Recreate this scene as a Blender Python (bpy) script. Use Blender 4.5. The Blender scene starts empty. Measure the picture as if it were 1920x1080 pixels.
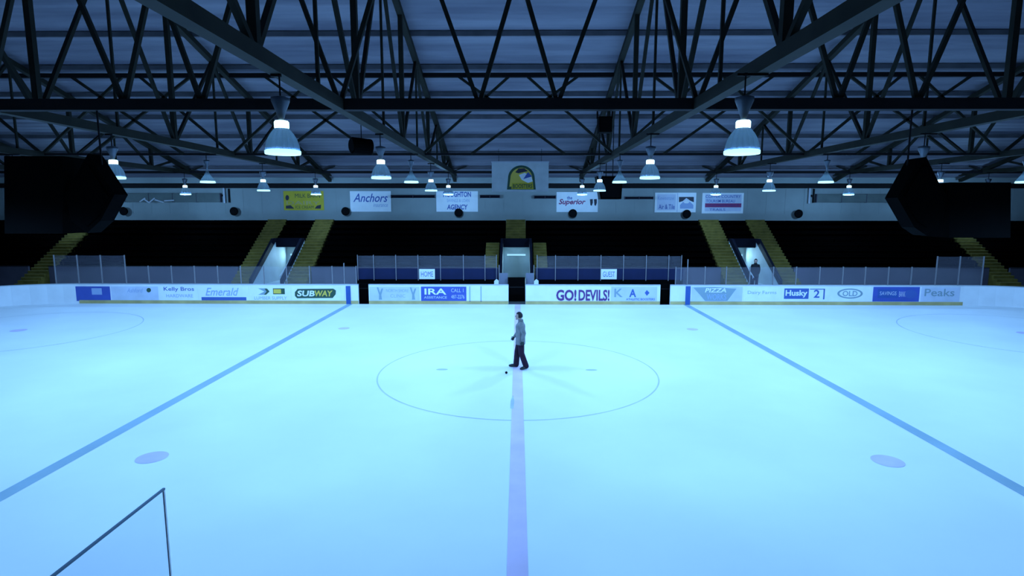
import bpy, bmesh, math, random
from mathutils import Vector, Matrix
random.seed(7)
FT = 0.3048
D = bpy.data
SC = bpy.context.scene
COL = SC.collection
PI = math.pi

# ------------------------------------------------------------------ camera, world, exposure
CAM = (-0.02, -59.4, 16.69)                 # feet: in the stands, over the red line
YAW, PIT, FPX = 0.0099, 0.1316, 1083.0
cam = D.cameras.new('camera')
cam.sensor_width = 36.0
cam.lens = 36.0 * FPX / 1920.0
cam.clip_end = 500
camo = D.objects.new('camera', cam)
COL.objects.link(camo)
camo.location = [c * FT for c in CAM]
camo.rotation_euler = (PI / 2 - PIT, -0.0007, YAW)
SC.camera = camo

def at(px, py, Y):
    """x and z (feet) of the point seen at a pixel of the 1920x1080 photograph, on the plane y = Y."""
    u, v = (px - 960) / FPX, (540 - py) / FPX
    fy, up = math.cos(PIT) + v * math.sin(PIT), -math.sin(PIT) + v * math.cos(PIT)
    c, s = math.cos(YAW), math.sin(YAW)
    dx, dy = c * u - s * fy, s * u + c * fy
    t = (Y - CAM[1]) / dy
    return CAM[0] + t * dx, CAM[2] + t * up
X_ = lambda px, py, Y: at(px, py, Y)[0]
Z_ = lambda py, Y, px=970: at(px, py, Y)[1]

w = D.worlds.new('world')
SC.world = w
w.use_nodes = True
w.node_tree.nodes['Background'].inputs[0].default_value = (0.1, 0.3, 0.6, 1)
w.node_tree.nodes['Background'].inputs[1].default_value = 0.001
SC.view_settings.view_transform = 'Standard'
SC.view_settings.look = 'None'
SC.view_settings.gamma = 1
SC.view_settings.use_curve_mapping = False
SC.view_settings.exposure = 0.0
LIGHT = (0.215, 0.515, 1.0)                  # the rink's blue lamps
LAMP_W = 1340.0
BACK_W = 680.0

# ------------------------------------------------------------------ materials
MATS = {}
def mat(name, col, rough=0.6, metal=0.0, spec=0.3, noise=0.0, scale=3.0, bump=0.0, emis=None, estr=0.0):
    m = D.materials.new(name)
    m.use_nodes = True
    nt = m.node_tree
    b = nt.nodes['Principled BSDF']
    b.inputs['Roughness'].default_value = rough
    b.inputs['Metallic'].default_value = metal
    b.inputs['Specular IOR Level'].default_value = spec
    b.inputs['Base Color'].default_value = (*col, 1)
    if noise or bump:
        tc = nt.nodes.new('ShaderNodeTexCoord')
        nz = nt.nodes.new('ShaderNodeTexNoise')
        nz.inputs['Scale'].default_value = scale
        nz.inputs['Detail'].default_value = 5
        nt.links.new(tc.outputs['Object'], nz.inputs['Vector'])
        if noise:
            rp = nt.nodes.new('ShaderNodeValToRGB')
            rp.color_ramp.elements[0].position = 0.3
            rp.color_ramp.elements[1].position = 0.7
            rp.color_ramp.elements[0].color = (*[c * (1 - noise) for c in col], 1)
            rp.color_ramp.elements[1].color = (*[min(1, c * (1 + noise * .5)) for c in col], 1)
            nt.links.new(nz.outputs['Fac'], rp.inputs['Fac'])
            nt.links.new(rp.outputs['Color'], b.inputs['Base Color'])
        if bump:
            bp = nt.nodes.new('ShaderNodeBump')
            bp.inputs['Strength'].default_value = bump
            bp.inputs['Distance'].default_value = 0.02
            nt.links.new(nz.outputs['Fac'], bp.inputs['Height'])
            nt.links.new(bp.outputs['Normal'], b.inputs['Normal'])
    if emis:
        b.inputs['Emission Color'].default_value = (*emis, 1)
        b.inputs['Emission Strength'].default_value = estr
    MATS[name] = m
    return m

ICE = mat('ice', (.86, .88, .90), .50, 0, .04, .05, .35)
LINE_RED = mat('ice_red_line', (.79, .61, .80), .50, 0, .04, .12, 1.2)
LINE_BLUE = mat('ice_blue_line', (.33, .46, .54), .50, 0, .04, .12, .8)
LINE_RING = mat('ice_thin_line', (.58, .62, .68), .50, 0, .04, .2, 1.0)
DOT = mat('ice_dot', (.71, .60, .80), .50, 0, .04, .12, 1.5)
MARK = mat('ice_mark', (.52, .57, .64), .50, 0, .04, .2, 3)
CONC = mat('concrete', (.10, .10, .10), .8, 0, .2, .25, 1.5, .2)
RUBBER = mat('black_rubber', (.004, .004, .0045), .85, 0, .05, .2, 4, .1)
BLACK = mat('black_paint', (.0015, .0015, .0016), .85, 0, .02, .2, 3)
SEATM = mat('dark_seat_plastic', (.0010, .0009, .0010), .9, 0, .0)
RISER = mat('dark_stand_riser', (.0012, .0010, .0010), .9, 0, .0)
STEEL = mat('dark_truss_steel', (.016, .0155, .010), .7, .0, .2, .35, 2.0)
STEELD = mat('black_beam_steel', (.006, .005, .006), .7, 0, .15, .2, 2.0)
PURLIN = mat('purlin_steel', (.105, .10, .115), .7, 0, .2, .3, 1.0)
WALLP = mat('pale_wall_panel', (.27, .30, .29), .6, 0, .15, .15, .5)
WALLD = mat('grey_wall_panel', (.17, .17, .22), .6, 0, .2, .15, .5)
STANDW = mat('grey_block_wall', (.07, .06, .08), .8, 0, .2, .2, 1.0)
OLIVE = mat('yellow_stair_paint', (.125, .090, .018), .8, 0, .1, .40, 2.4, .1)
DUCT = mat('grey_duct_metal', (.115, .135, .125), .6, 0, .15, .2, 1.0)
GLEDGE = mat('blue_glass_edge', (.14, .22, .30), .5, 0, .2)
NOSE = mat('worn_step_edge', (.20, .15, .05), .8, 0, .1, .3, 3)
NAVY = mat('navy_panel', (.008, .013, .050), .6, 0, .15, .2, 1.5)
NAVYD = mat('dark_navy_paint', (.0018, .0022, .008), .7, 0, .1, .2, 1.5)
PALE = mat('pale_passage_paint', (.38, .42, .43), .7, 0, .2, .12, 1.2)
BOARD = mat('white_dasher_plastic', (.74, .74, .76), .35, 0, .4, .06, 1.5)
KICK = mat('yellow_kick_plate', (.46, .36, .15), .45, 0, .3, .25, 1.2)
RAIL = mat('grey_cap_rail', (.45, .46, .50), .5, 0, .3, .1, 2)
ALU = mat('aluminium_post', (.22, .20, .21), .5, .2, .4, .1, 4)
WHITE = mat('white_sign', (.74, .75, .76), .5, 0, .3, .06, 2.0)
CREAM = mat('white_banner_cloth', (.50, .52, .52), .8, 0, .2, .10, 2.0)
YEL = mat('yellow_sign_face', (.52, .40, .035), .6, 0, .2, .12, 2.0)
INKD = mat('dark_ink', (.03, .03, .045), .6)
INKB = mat('blue_ink', (.05, .10, .33), .6)
INKL = mat('light_blue_ink', (.28, .36, .55), .6)
INKR = mat('maroon_ink', (.26, .04, .12), .6)
INKP = mat('purple_navy_ink', (.10, .035, .16), .6)
INKG = mat('dark_green_ink', (.03, .075, .045), .6)
INKY = mat('yellow_green_ink', (.62, .45, .07), .6)
INKT = mat('teal_ink', (.22, .30, .34), .6)
ADBLUE = mat('blue_advert', (.05, .085, .36), .5, 0, .3, .12, 1.5)
ADPALE = mat('pale_blue_advert', (.52, .55, .66), .5, 0, .3, .10, 1.5)
STRIPE = mat('blue_board_stripe', (.03, .085, .30), .4, 0, .3, .1, 2)
BLADE = mat('brushed_lamp_metal', (.11, .13, .16), .35, .6, .5, .15, 6)
SKIN = mat('skin', (.42, .27, .22), .55, 0, .3, .1, 12)
HAIR = mat('dark_hair', (.012, .009, .010), .6, 0, .3, .3, 30, .3)
JACKET = mat('grey_jacket', (.20, .20, .20), .8, 0, .2, .25, 8, .3)
JACKETD = mat('dark_jacket', (.012, .012, .014), .8, 0, .15, .2, 8, .3)
TROUS = mat('dark_trousers', (.030, .014, .028), .85, 0, .15, .25, 8, .3)
SHOE = mat('dark_shoe_leather', (.02, .025, .025), .5, 0, .35, .1, 8)
GLOVE = mat('dark_glove', (.03, .045, .04), .75, 0, .2, .1, 10)
EYEW = mat('eye', (.05, .04, .04), .2, 0, .5)
LAMPGLOW = mat('lamp_glow', (.6, .6, .6), .5, 0, .3, 0, 1, 0, (.52, .90, 1.0), 3.2)
RIMGLOW = mat('lamp_lens_glow', (.6, .6, .6), .5, 0, .3, 0, 1, 0, (.42, .86, 1.0), 1.5)
TUBE = mat('tube_glow', (.5, .5, .5), .5, 0, .3, 0, 1, 0, (.30, .62, .80), .9)
BULB = mat('lamp_bulb', (.6, .6, .6), .5, 0, .3, 0, 1, 0, (.35, .75, 1.0), 6.0)

def roof_mat():
    m = mat('corrugated_roof', (.20, .19, .235), .6, 0, .25)
    nt = m.node_tree
    b = nt.nodes['Principled BSDF']
    tc = nt.nodes.new('ShaderNodeTexCoord')
    mp = nt.nodes.new('ShaderNodeMapping')
    mp.inputs['Scale'].default_value = (.06, .55, .1)
    nz = nt.nodes.new('ShaderNodeTexNoise')
    nz.inputs['Scale'].default_value = 2.2
    nz.inputs['Detail'].default_value = 4
    rp = nt.nodes.new('ShaderNodeValToRGB')
    rp.color_ramp.elements[0].position = .35
    rp.color_ramp.elements[1].position = .68
    rp.color_ramp.elements[0].color = (.13, .125, .16, 1)
    rp.color_ramp.elements[1].color = (.24, .23, .27, 1)
    nt.links.new(tc.outputs['Object'], mp.inputs['Vector'])
    nt.links.new(mp.outputs['Vector'], nz.inputs['Vector'])
    nt.links.new(nz.outputs['Fac'], rp.inputs['Fac'])
    nt.links.new(rp.outputs['Color'], b.inputs['Base Color'])
    return m
ROOF = roof_mat()

def glass_mat(name, haze):
    m = D.materials.new(name)
    m.use_nodes = True
    nt = m.node_tree
    nt.nodes.clear()
    out = nt.nodes.new('ShaderNodeOutputMaterial')
    tr = nt.nodes.new('ShaderNodeBsdfTransparent')
    tr.inputs[0].default_value = (.97, .98, .99, 1)
    df = nt.nodes.new('ShaderNodeBsdfDiffuse')
    df.inputs[0].default_value = (.75, .70, .85, 1)
    gl = nt.nodes.new('ShaderNodeBsdfGlossy')
    gl.inputs[1].default_value = .08
    m1 = nt.nodes.new('ShaderNodeMixShader')
    m2 = nt.nodes.new('ShaderNodeMixShader')
    m1.inputs[0].default_value = haze
    m2.inputs[0].default_value = .02
    nt.links.new(tr.outputs[0], m1.inputs[1])
    nt.links.new(df.outputs[0], m1.inputs[2])
    nt.links.new(m1.outputs[0], m2.inputs[1])
    nt.links.new(gl.outputs[0], m2.inputs[2])
    nt.links.new(m2.outputs[0], out.inputs[0])
    MATS[name] = m
    return m
GLASS = glass_mat('hazy_rink_glass', .027)
GLASSC = glass_mat('clear_rink_glass', .05)

def refractor_mat():
    m = D.materials.new('lamp_refractor')
    m.use_nodes = True
    nt = m.node_tree
    nt.nodes.clear()
    out = nt.nodes.new('ShaderNodeOutputMaterial')
    tl = nt.nodes.new('ShaderNodeBsdfTranslucent')
    tl.inputs[0].default_value = (.10, .15, .24, 1)
    df = nt.nodes.new('ShaderNodeBsdfGlossy')
    df.inputs[0].default_value = (.22, .26, .32, 1)
    df.inputs[1].default_value = .35
    mx = nt.nodes.new('ShaderNodeMixShader')
    mx.inputs[0].default_value = .3
    nt.links.new(tl.outputs[0], mx.inputs[1])
    nt.links.new(df.outputs[0], mx.inputs[2])
    nt.links.new(mx.outputs[0], out.inputs[0])
    return m
REFR = refractor_mat()

# ------------------------------------------------------------------ mesh helpers (all in feet)
ORG = {}
class MB:
    def __init__(self):
        self.v, self.f, self.m, self.sm = [], [], [], []
    def add(self, vs, fs, mi=0, smooth=False):
        o = len(self.v)
        self.v += [tuple(p) for p in vs]
        for f in fs:
            self.f.append(tuple(o + i for i in f)); self.m.append(mi); self.sm.append(smooth)
        return self
    def box(self, x0, x1, y0, y1, z0, z1, mi=0):
        x0, x1 = min(x0, x1), max(x0, x1); y0, y1 = min(y0, y1), max(y0, y1); z0, z1 = min(z0, z1), max(z0, z1)
        vs = [(x, y, z) for z in (z0, z1) for y in (y0, y1) for x in (x0, x1)]
        return self.add(vs, [(0, 2, 3, 1), (4, 5, 7, 6), (0, 1, 5, 4), (2, 6, 7, 3), (0, 4, 6, 2), (1, 3, 7, 5)], mi)
    def bar(self, p, q, w, h=None, mi=0):
        h = w if h is None else h
        p, q = Vector(p), Vector(q)
        d = (q - p).normalized()
        up = Vector((0, 0, 1)) if abs(d.z) < .95 else Vector((0, 1, 0))
        s = d.cross(up).normalized() * (w / 2)
        u = s.cross(d).normalized() * (h / 2)
        vs = [b + a * s + c * u for b in (p, q) for a, c in ((-1, -1), (1, -1), (1, 1), (-1, 1))]
        return self.add(vs, [(3, 2, 1, 0), (4, 5, 6, 7), (0, 1, 5, 4), (1, 2, 6, 5), (2, 3, 7, 6), (3, 0, 4, 7)], mi)
    def lathe(self, prof, c, n=24, mi=0, ribs=0.0, smooth=True, cap=True):
        """prof = [(radius, z)], about the vertical through c"""
        vs, fs = [], []
        for r, z in prof:
            for k in range(n):
                a = 2 * PI * k / n
                rr = r * (1 + (ribs if k % 2 else -ribs))
                vs.append((c[0] + rr * math.cos(a), c[1] + rr * math.sin(a), c[2] + z))
        for i in range(len(prof) - 1):
            for k in range(n):
                k2 = (k + 1) % n
                fs.append((i * n + k, i * n + k2, (i + 1) * n + k2, (i + 1) * n + k))
        if cap:
            fs.append(tuple(reversed(range(n))))
            fs.append(tuple((len(prof) - 1) * n + k for k in range(n)))
        return self.add(vs, fs, mi, smooth)
    def rod(self, p, q, r, n=8, mi=0, r2=None):
        p, q = Vector(p), Vector(q)
        d = (q - p).normalized()
        a = d.orthogonal().normalized(); b = d.cross(a)
        r2 = r if r2 is None else r2
        vs = [e + (a * math.cos(2 * PI * k / n) + b * math.sin(2 * PI * k / n)) * rr for e, rr in ((p, r), (q, r2)) for k in range(n)]
        fs = [(k, (k + 1) % n, n + (k + 1) % n, n + k) for k in range(n)]
        fs += [tuple(reversed(range(n))), tuple(range(n, 2 * n))]
        return self.add(vs, fs, mi)
    def prism_x(self, prof, x0, x1, mi=0):
        """profile of (y, z) points, extruded along x"""
        n = len(prof)
        vs = [(x, y, z) for x in (x0, x1) for y, z in prof]
        fs = [(k, (k + 1) % n, n + (k + 1) % n, n + k) for k in range(n)] + [tuple(reversed(range(n))), tuple(range(n, 2 * n))]
        return self.add(vs, fs, mi)
    def prism_y(self, prof, y0, y1, mi=0):
        """profile of (x, z) points, extruded along y"""
        n = len(prof)
        vs = [(x, y, z) for y in (y0, y1) for x, z in prof]
        fs = [(k, (k + 1) % n, n + (k + 1) % n, n + k) for k in range(n)] + [tuple(reversed(range(n))), tuple(range(n, 2 * n))]
        return self.add(vs, fs, mi)
    def wall_path(self, pts, th, z0, z1, mi=0):
        """thick vertical sheet along a plan path; thickness goes to the left of the path"""
        n = len(pts)
        P = [Vector((p[0], p[1])) for p in pts]
        out = []
        for i in range(n):
            a, b = P[max(i - 1, 0)], P[min(i + 1, n - 1)]
            d = (b - a).normalized()
            out.append(P[i] + Vector((-d.y, d.x)) * th)
        vs = [(*p, z) for z in (z0, z1) for p in P] + [(*p, z) for z in (z0, z1) for p in out]
        fs = []
        for i in range(n - 1):
            fs += [(i, i + 1, n + i + 1, n + i), (2 * n + i + 1, 2 * n + i, 3 * n + i, 3 * n + i + 1),
                   (n + i, n + i + 1, 3 * n + i + 1, 3 * n + i), (i + 1, i, 2 * n + i, 2 * n + i + 1)]
        fs += [(0, n, 3 * n, 2 * n), (n - 1, 3 * n - 1, 4 * n - 1, 2 * n - 1)]
        return self.add(vs, fs, mi)
    def ring(self, c, r0, r1, z, n=96, mi=0, a0=0, a1=2 * PI):
        vs, fs = [], []
        for k in range(n + 1):
            a = a0 + (a1 - a0) * k / n
            for r in (r0, r1):
                vs.append((c[0] + r * math.cos(a), c[1] + r * math.sin(a), z))
        for k in range(n):
            fs.append((2 * k, 2 * k + 1, 2 * k + 3, 2 * k + 2))
        return self.add(vs, fs, mi)
    def quad(self, x0, x1, y0, y1, z, mi=0):
        return self.add([(x0, y0, z), (x1, y0, z), (x1, y1, z), (x0, y1, z)], [(0, 1, 2, 3)], mi)
    def build(self, name, mats, parent=None, origin=None, fix=True):
        if not isinstance(mats, (list, tuple)): mats = [mats]
        xs = list(zip(*self.v))
        if parent is not None: origin = ORG[parent.name]
        elif origin is None:
            origin = ((min(xs[0]) + max(xs[0])) / 2, (min(xs[1]) + max(xs[1])) / 2, min(xs[2]))
        me = D.meshes.new(name)
        me.from_pydata([((x - origin[0]) * FT, (y - origin[1]) * FT, (z - origin[2]) * FT) for x, y, z in self.v], [], self.f)
        for m in mats: me.materials.append(m)
        me.polygons.foreach_set('material_index', self.m)
        me.polygons.foreach_set('use_smooth', self.sm)
        if fix:
            bm = bmesh.new(); bm.from_mesh(me)
            bmesh.ops.recalc_face_normals(bm, faces=bm.faces)
            bm.to_mesh(me); bm.free()
        me.update()
        return link(name, me, parent, origin)

def link(name, me, parent, origin):
    o = D.objects.new(name, me)
    COL.objects.link(o)
    ORG[o.name] = tuple(origin)
    if parent is not None: o.parent = parent
    else: o.location = [c * FT for c in origin]
    return o
def thing(name, label, cat, origin, group=None):
    o = D.objects.new(name, None)
    o.empty_display_size = .2
    COL.objects.link(o)
    o.location = [c * FT for c in origin]
    ORG[o.name] = tuple(origin)
    return tag(o, label, cat, group)
def tag(o, label, cat, group=None):
    o['label'] = label; o['category'] = cat
    if group: o['group'] = group
    return o
def struct(o, label=None):
    o['kind'] = 'structure'
    return o
def copy_tree(src, parent=None):
    c = src.copy(); COL.objects.link(c)
    if parent is not None: c.parent = parent
    for ch in list(src.children): copy_tree(ch, c)
    return c

def glyphs(body, x0, x1, z0, z1, y, shear=0.0, bold=0.0, th=.03):
    """lettering standing on the plane y, filling the given box; returns a MB"""
    cu = D.curves.new('t', 'FONT')
    cu.body = body; cu.size = 1; cu.shear = shear; cu.offset = bold; cu.extrude = 0; cu.resolution_u = 3
    ob = D.objects.new('t', cu)
    COL.objects.link(ob)
    bpy.context.view_layer.update()
    me = D.meshes.new_from_object(ob.evaluated_get(bpy.context.evaluated_depsgraph_get()))
    pts = [v.co.copy() for v in me.vertices]
    fs = [tuple(p.vertices) for p in me.polygons]
    D.objects.remove(ob); D.curves.remove(cu); D.meshes.remove(me)
    ax, bx = min(p.x for p in pts), max(p.x for p in pts)
    az, bz = min(p.y for p in pts), max(p.y for p in pts)
    m = MB()
    m.add([(x0 + (p.x - ax) / (bx - ax) * (x1 - x0), y, z0 + (p.y - az) / (bz - az) * (z1 - z0)) for p in pts], fs)
    return m
def text_px(body, px0, px1, py0, py1, Y, m, parent, name='lettering', shear=0, bold=0):
    x0, x1 = X_(px0, (py0 + py1) / 2, Y), X_(px1, (py0 + py1) / 2, Y)
    z0, z1 = at((px0 + px1) / 2, py1, Y)[1], at((px0 + px1) / 2, py0, Y)[1]
    return glyphs(body, x0, x1, z0, z1, Y, shear, bold).build(name, m, parent, fix=False)
def panel_px(px0, px1, py0, py1, Y, th, m, parent, name):
    pm = (py0 + py1) / 2
    x0, x1 = X_(px0, pm, Y), X_(px1, pm, Y)
    pc = (px0 + px1) / 2
    return MB().box(x0, x1, Y, Y + th, at(pc, py1, Y)[1], at(pc, py0, Y)[1]).build(name, m, parent)
def poly_px(pts, Y, th, m, parent, name):
    return MB().prism_y([at(a, b, Y) for a, b in pts], Y, Y + th).build(name, m, parent)
def ellipse_pts(cx, cy, rx, ry, n=28, a0=0, a1=2 * PI):
    return [(cx + rx * math.cos(a0 + (a1 - a0) * k / n), cy + ry * math.sin(a0 + (a1 - a0) * k / n)) for k in range(n)]

# ================================================================== THE SETTING
YB = 44.0            # boards on the far side
YBN = -42.5          # boards on the near side
YW = 75.0            # far wall
XE = 128.0           # end walls
RIDGE, SLOPE, ZEAVE = 45.2, 0.28, 24.2
roofz = lambda y: RIDGE - SLOPE * abs(y)

# ice sheet with its painted markings
f = MB()
def rink_outline(dx=0):
    pts = []
    for cx, cy, a0 in ((80, YB - 20, 0), (-80, YB - 20, PI / 2), (-80, YBN + 20, PI), (80, YBN + 20, 1.5 * PI)):
        for k in range(13):
            a = a0 + PI / 2 * k / 12
            pts.append((cx + (20 + dx) * math.cos(a), cy + (20 + dx) * math.sin(a)))
    return pts
out = rink_outline(.05)
f.add([(x, y, 0) for x, y in out], [tuple(range(len(out)))], 0)
e = .012
f.quad(-.5, .5, YBN, YB, e, 1)
for s in (-1, 1):
    f.quad(s * 30.46 - .5, s * 30.46 + .5, YBN, YB, e, 2)
f.ring((0, -.2), 14.36, 14.50, e * .8, 128, 3)
for s in (-1, 1):
    f.ring((s * 25, -22), 0, 1.0, e, 32, 4)
    f.ring((s * 25, 22), 0, .8, e, 32, 4)
    f.ring((s * 70.5, 20), 14.85, 15.0, e, 96, 3)
    f.ring((s * 70.5, -20), 14.85, 15.0, e, 96, 3)
    f.ring((s * 70.5, 20), 0, 1, e, 24, 4)
    f.ring((s * 70.5, -20), 0, 1, e, 24, 4)
    f.quad(s * 89 - .09, s * 89 + .09, -33, 33, e, 3)
    a = X_(828 if s < 0 else 1110, 697, 0)
    f.add([(a + .62 * math.cos(q * PI / 10), .4 + .30 * math.sin(q * PI / 10), e) for q in range(20)], [tuple(range(20))], 5)
f.add([(-.62, -11.8, e * 2), (-.35, -11.9, e * 2), (-.3, -9.7, e * 2), (-.42, -8.2, e * 2), (-.6, -9.9, e * 2)], [(0, 1, 2, 3, 4)], 5)
struct(f.build('floor', [ICE, LINE_RED, LINE_BLUE, LINE_RING, DOT, MARK], origin=(0, 0, 0), fix=False))
# concrete around the sheet
g = MB()
g.box(-XE, XE, -80, 80, -.6, -.08)
struct(g.build('floor_concrete', CONC, origin=(0, 0, 0)))

# roof: two slopes of corrugated sheet
for nm, s in (('ceiling', 1), ('ceiling_near', -1)):
    m = MB()
    n = 120
    ys = [i / n * 82 for i in range(n + 1)]
    vs = []
    for k in range(2):
        for i, y in enumerate(ys):
            z = RIDGE - SLOPE * y + (.10 if i % 2 else 0) + k * .7
            for x in (-XE, XE): vs.append((x, s * y, z))
    fs = []
    N = 2 * (n + 1)
    for k in range(2):
        for i in range(n):
            a = k * N + 2 * i
            fs.append((a, a + 1, a + 3, a + 2))
    m.add(vs, fs)
    struct(m.build(nm, ROOF, origin=(0, 0, 0), fix=False))

# far wall and the others
zt = Z_(353, YW)
m = MB()
m.box(-XE, XE, YW, YW + .6, -.1, 24.6)
for k in range(60):                                       # seams of the sheet cladding
    x = -XE + k * 4.3
    m.box(x, x + .08, YW - .04, YW + .01, 16.2, zt)
struct(m.build('wall_back', WALLP, origin=(0, YW, 0)))
m = MB().box(-XE, XE, YW - 1.0, YW - .02, Z_(353, YW), Z_(345.5, YW))
struct(m.build('trim_1', STEELD, origin=(0, YW, 20)))     # eaves beam
m = MB().box(-XE, XE, YW - .5, YW - .02, Z_(344, YW), Z_(333, YW))
struct(m.build('trim_2', WALLP, origin=(0, YW, 21)))
for nm, x0, x1 in (('wall_left', -XE - .6, -XE), ('wall_right', XE, XE + .6)):
    m = MB().prism_x([(-80, -.1), (80, -.1), (80, 22.5), (0, RIDGE), (-80, 22.5)], x0, x1)
    struct(m.build(nm, WALLD, origin=(x0, 0, 0)))
struct(MB().box(-XE, XE, -80.5, -80, -.1, 23).build('wall_front', WALLD, origin=(0, -80, 0)))

# purlins under the roof, each one a piece of trim
i = 3
for s in (1, -1):
    for y in ([3 + 8.0 * k for k in range(9)] if s > 0 else [5 + 8.0 * k for k in range(8)]):
        z = roofz(y) - .05
        struct(MB().box(-XE, XE, s * y - .16, s * y + .16, z - .62, z).build('trim_%d' % i, PURLIN, origin=(0, s * y, z)))
        i += 1

# ================================================================== ROOF STEEL
CH = 25.1
TRX = [-99, -71, -42.5, -14.2, 14.2, 42.5, 71, 99]
side = lambda x: 'left' if x < 0 else 'right'
NTH = {14.2: 'nearest the red line', 42.5: 'second from the red line', 71: 'third from the red line', 99: 'fourth from the red line'}
def truss(x):
    t = thing('roof_truss', 'dark steel roof truss spanning the rink on the %s, %s' % (side(x), NTH[abs(x)]),
              'roof truss', (x, 0, CH), 'roof trusses spanning the rink')
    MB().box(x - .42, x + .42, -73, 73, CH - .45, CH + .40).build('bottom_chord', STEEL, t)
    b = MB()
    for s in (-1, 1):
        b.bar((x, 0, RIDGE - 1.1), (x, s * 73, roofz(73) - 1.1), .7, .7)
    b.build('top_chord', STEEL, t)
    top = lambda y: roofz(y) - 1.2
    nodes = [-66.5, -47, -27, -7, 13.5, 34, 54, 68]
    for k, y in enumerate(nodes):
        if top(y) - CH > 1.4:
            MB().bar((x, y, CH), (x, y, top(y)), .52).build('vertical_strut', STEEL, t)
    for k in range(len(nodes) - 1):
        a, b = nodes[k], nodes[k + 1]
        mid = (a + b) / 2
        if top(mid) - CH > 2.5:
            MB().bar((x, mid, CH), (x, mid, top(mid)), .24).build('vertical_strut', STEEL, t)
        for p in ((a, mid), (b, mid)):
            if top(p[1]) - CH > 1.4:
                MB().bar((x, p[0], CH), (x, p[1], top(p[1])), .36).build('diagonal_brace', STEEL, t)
    return t
for x in TRX: truss(x)

def lattice(Y, nodes, chord, webm, label, wd):
    t = thing('longitudinal_truss', label, 'roof truss', (0, Y, CH), 'trusses running the length of the rink')
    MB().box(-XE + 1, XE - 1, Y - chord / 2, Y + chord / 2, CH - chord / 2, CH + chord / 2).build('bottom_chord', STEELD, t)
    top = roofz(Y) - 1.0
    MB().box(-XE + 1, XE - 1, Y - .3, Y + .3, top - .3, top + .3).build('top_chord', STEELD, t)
    bays = [(TRX[k], TRX[k + 1]) for k in range(len(TRX) - 1)]
    for a, b in bays:
        c, hw = (a + b) / 2, (b - a) / 2
        for s in (-1, 1):
            for u, v in nodes:
                MB().bar((c + s * u * hw, Y, CH), (c + s * v * hw, Y, top), wd).build('lattice_brace', webm, t)
    return t
lattice(-12, [(-1.0, -.62), (-.22, -.62), (-.22, .12)], .86, STEEL,
        'black horizontal lattice truss crossing the whole picture nearest the camera', .34)
lattice(28, [(-1.0, -.08), (-.49, .63)], .32, STEEL, 'thin lattice truss with crossing braces behind the black beam', .36)
t = thing('longitudinal_truss', 'slim steel tie beam running along just before the far wall', 'roof truss', (0, 66.5, CH), 'trusses running the length of the rink')
MB().box(-XE + 1, XE - 1, 66.3, 66.7, CH - .3, CH + .2).build('bottom_chord', STEELD, t)
for x in TRX:
    for s in (-1, 1):
        if abs(x + s * 3) < 100: MB().bar((x, 66.5, CH), (x + s * 3.2, 66.5, roofz(66.5) - .3), .22).build('lattice_brace', STEEL, t)

# ================================================================== LAMPS
def lamp_proto(kind):
    """bell-shaped high-bay lamp, lens at z = 0, hook at 4.25 ft"""
    t = thing('high_bay_lamp', '', 'lamp', (0, 0, 0), 'high bay lamps over the rink')
    c = (0, 0, 0)
    if kind == 'cap':
        MB().lathe([(1.0, 0), (1.02, .05), (1.02, .2), (.95, .24)], c, 36).build('lens_ring', RIMGLOW, t)
        MB().lathe([(.95, .24), (.90, .55), (.80, .88), (.64, 1.18), (.46, 1.42), (.38, 1.5)], c, 36, 0, .05, False, False).build('bell_refractor', REFR, t)
        MB().lathe([(.40, 1.5), (.42, 1.56), (.42, 1.86), (.36, 1.94)], c, 24).build('glowing_cap', LAMPGLOW, t)
        MB().lathe([(.17, .62), (.24, .8), (.2, 1.05), (.1, 1.2)], c, 12).build('bulb', BULB, t)
        MB().lathe([(.16, 1.94), (.16, 2.05), (.30, 2.5), (.52, 3.05), (.54, 3.25), (.2, 3.34)], c, 20).build('ballast_housing', BLADE, t)
    else:
        MB().lathe([(.98, 0), (1.0, .05), (.94, .26)], c, 36).build('lens_ring', RIMGLOW, t)
        MB().lathe([(.94, .26), (.72, .62), (.45, 1.0), (.25, 1.35), (.2, 1.6)], c, 36, 0, .02, False, False).build('bell_refractor', REFR, t)
        MB().lathe([(.2, .3), (.3, .45), (.25, .7), (.1, .9)], c, 12).build('bulb', BULB, t)
        MB().lathe([(.13, 1.6), (.13, 2.15), (.4, 2.95), (.42, 3.1), (.15, 3.18)], c, 20).build('ballast_housing', BLADE, t)
    b = MB().rod((0, 0, 3.1), (0, 0, 4.62 if kind == 'cap' else 4.02), .05, 8)
    top_ = 4.62 if kind == 'cap' else 4.02
    b.lathe([(.12, top_ - .18), (.12, top_)], c, 10)
    b.build('hanger_rod', STEELD, t)
    return t
LZ = 20.05
rows = [(-24.4, 'cap', 'nearest row'), (1.6, 'cap', 'second row'),
        (22.6, 'open', 'third row'), (38.6, 'cap', 'fourth row'),
        (60.6, 'cap', 'farthest row')]
cols = ['first from the middle', 'second from the middle', 'third from the middle', 'outermost']
XC = {-24.4: (13.6, 42.5, 70.5), 1.6: (13.95, 41.9, 70.5), 22.6: (14.55, 43.2, 70.5), 38.6: (14.1, 42.3, 70.5), 60.6: (13.7, 41.0, 68.0, 96)}
PW = {-24.4: 1.0, 1.6: .95, 22.6: .80, 38.6: .62}
protos = {}
spot = None
def hang_lamp(x, y, kind, label):
    if kind not in protos:
        o = protos[kind] = lamp_proto(kind)
    else:
        o = copy_tree(protos[kind])
    o.location = (x * FT, y * FT, (LZ + (.6 if kind == 'open' else 0)) * FT)
    o['label'] = label
    return o
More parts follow.
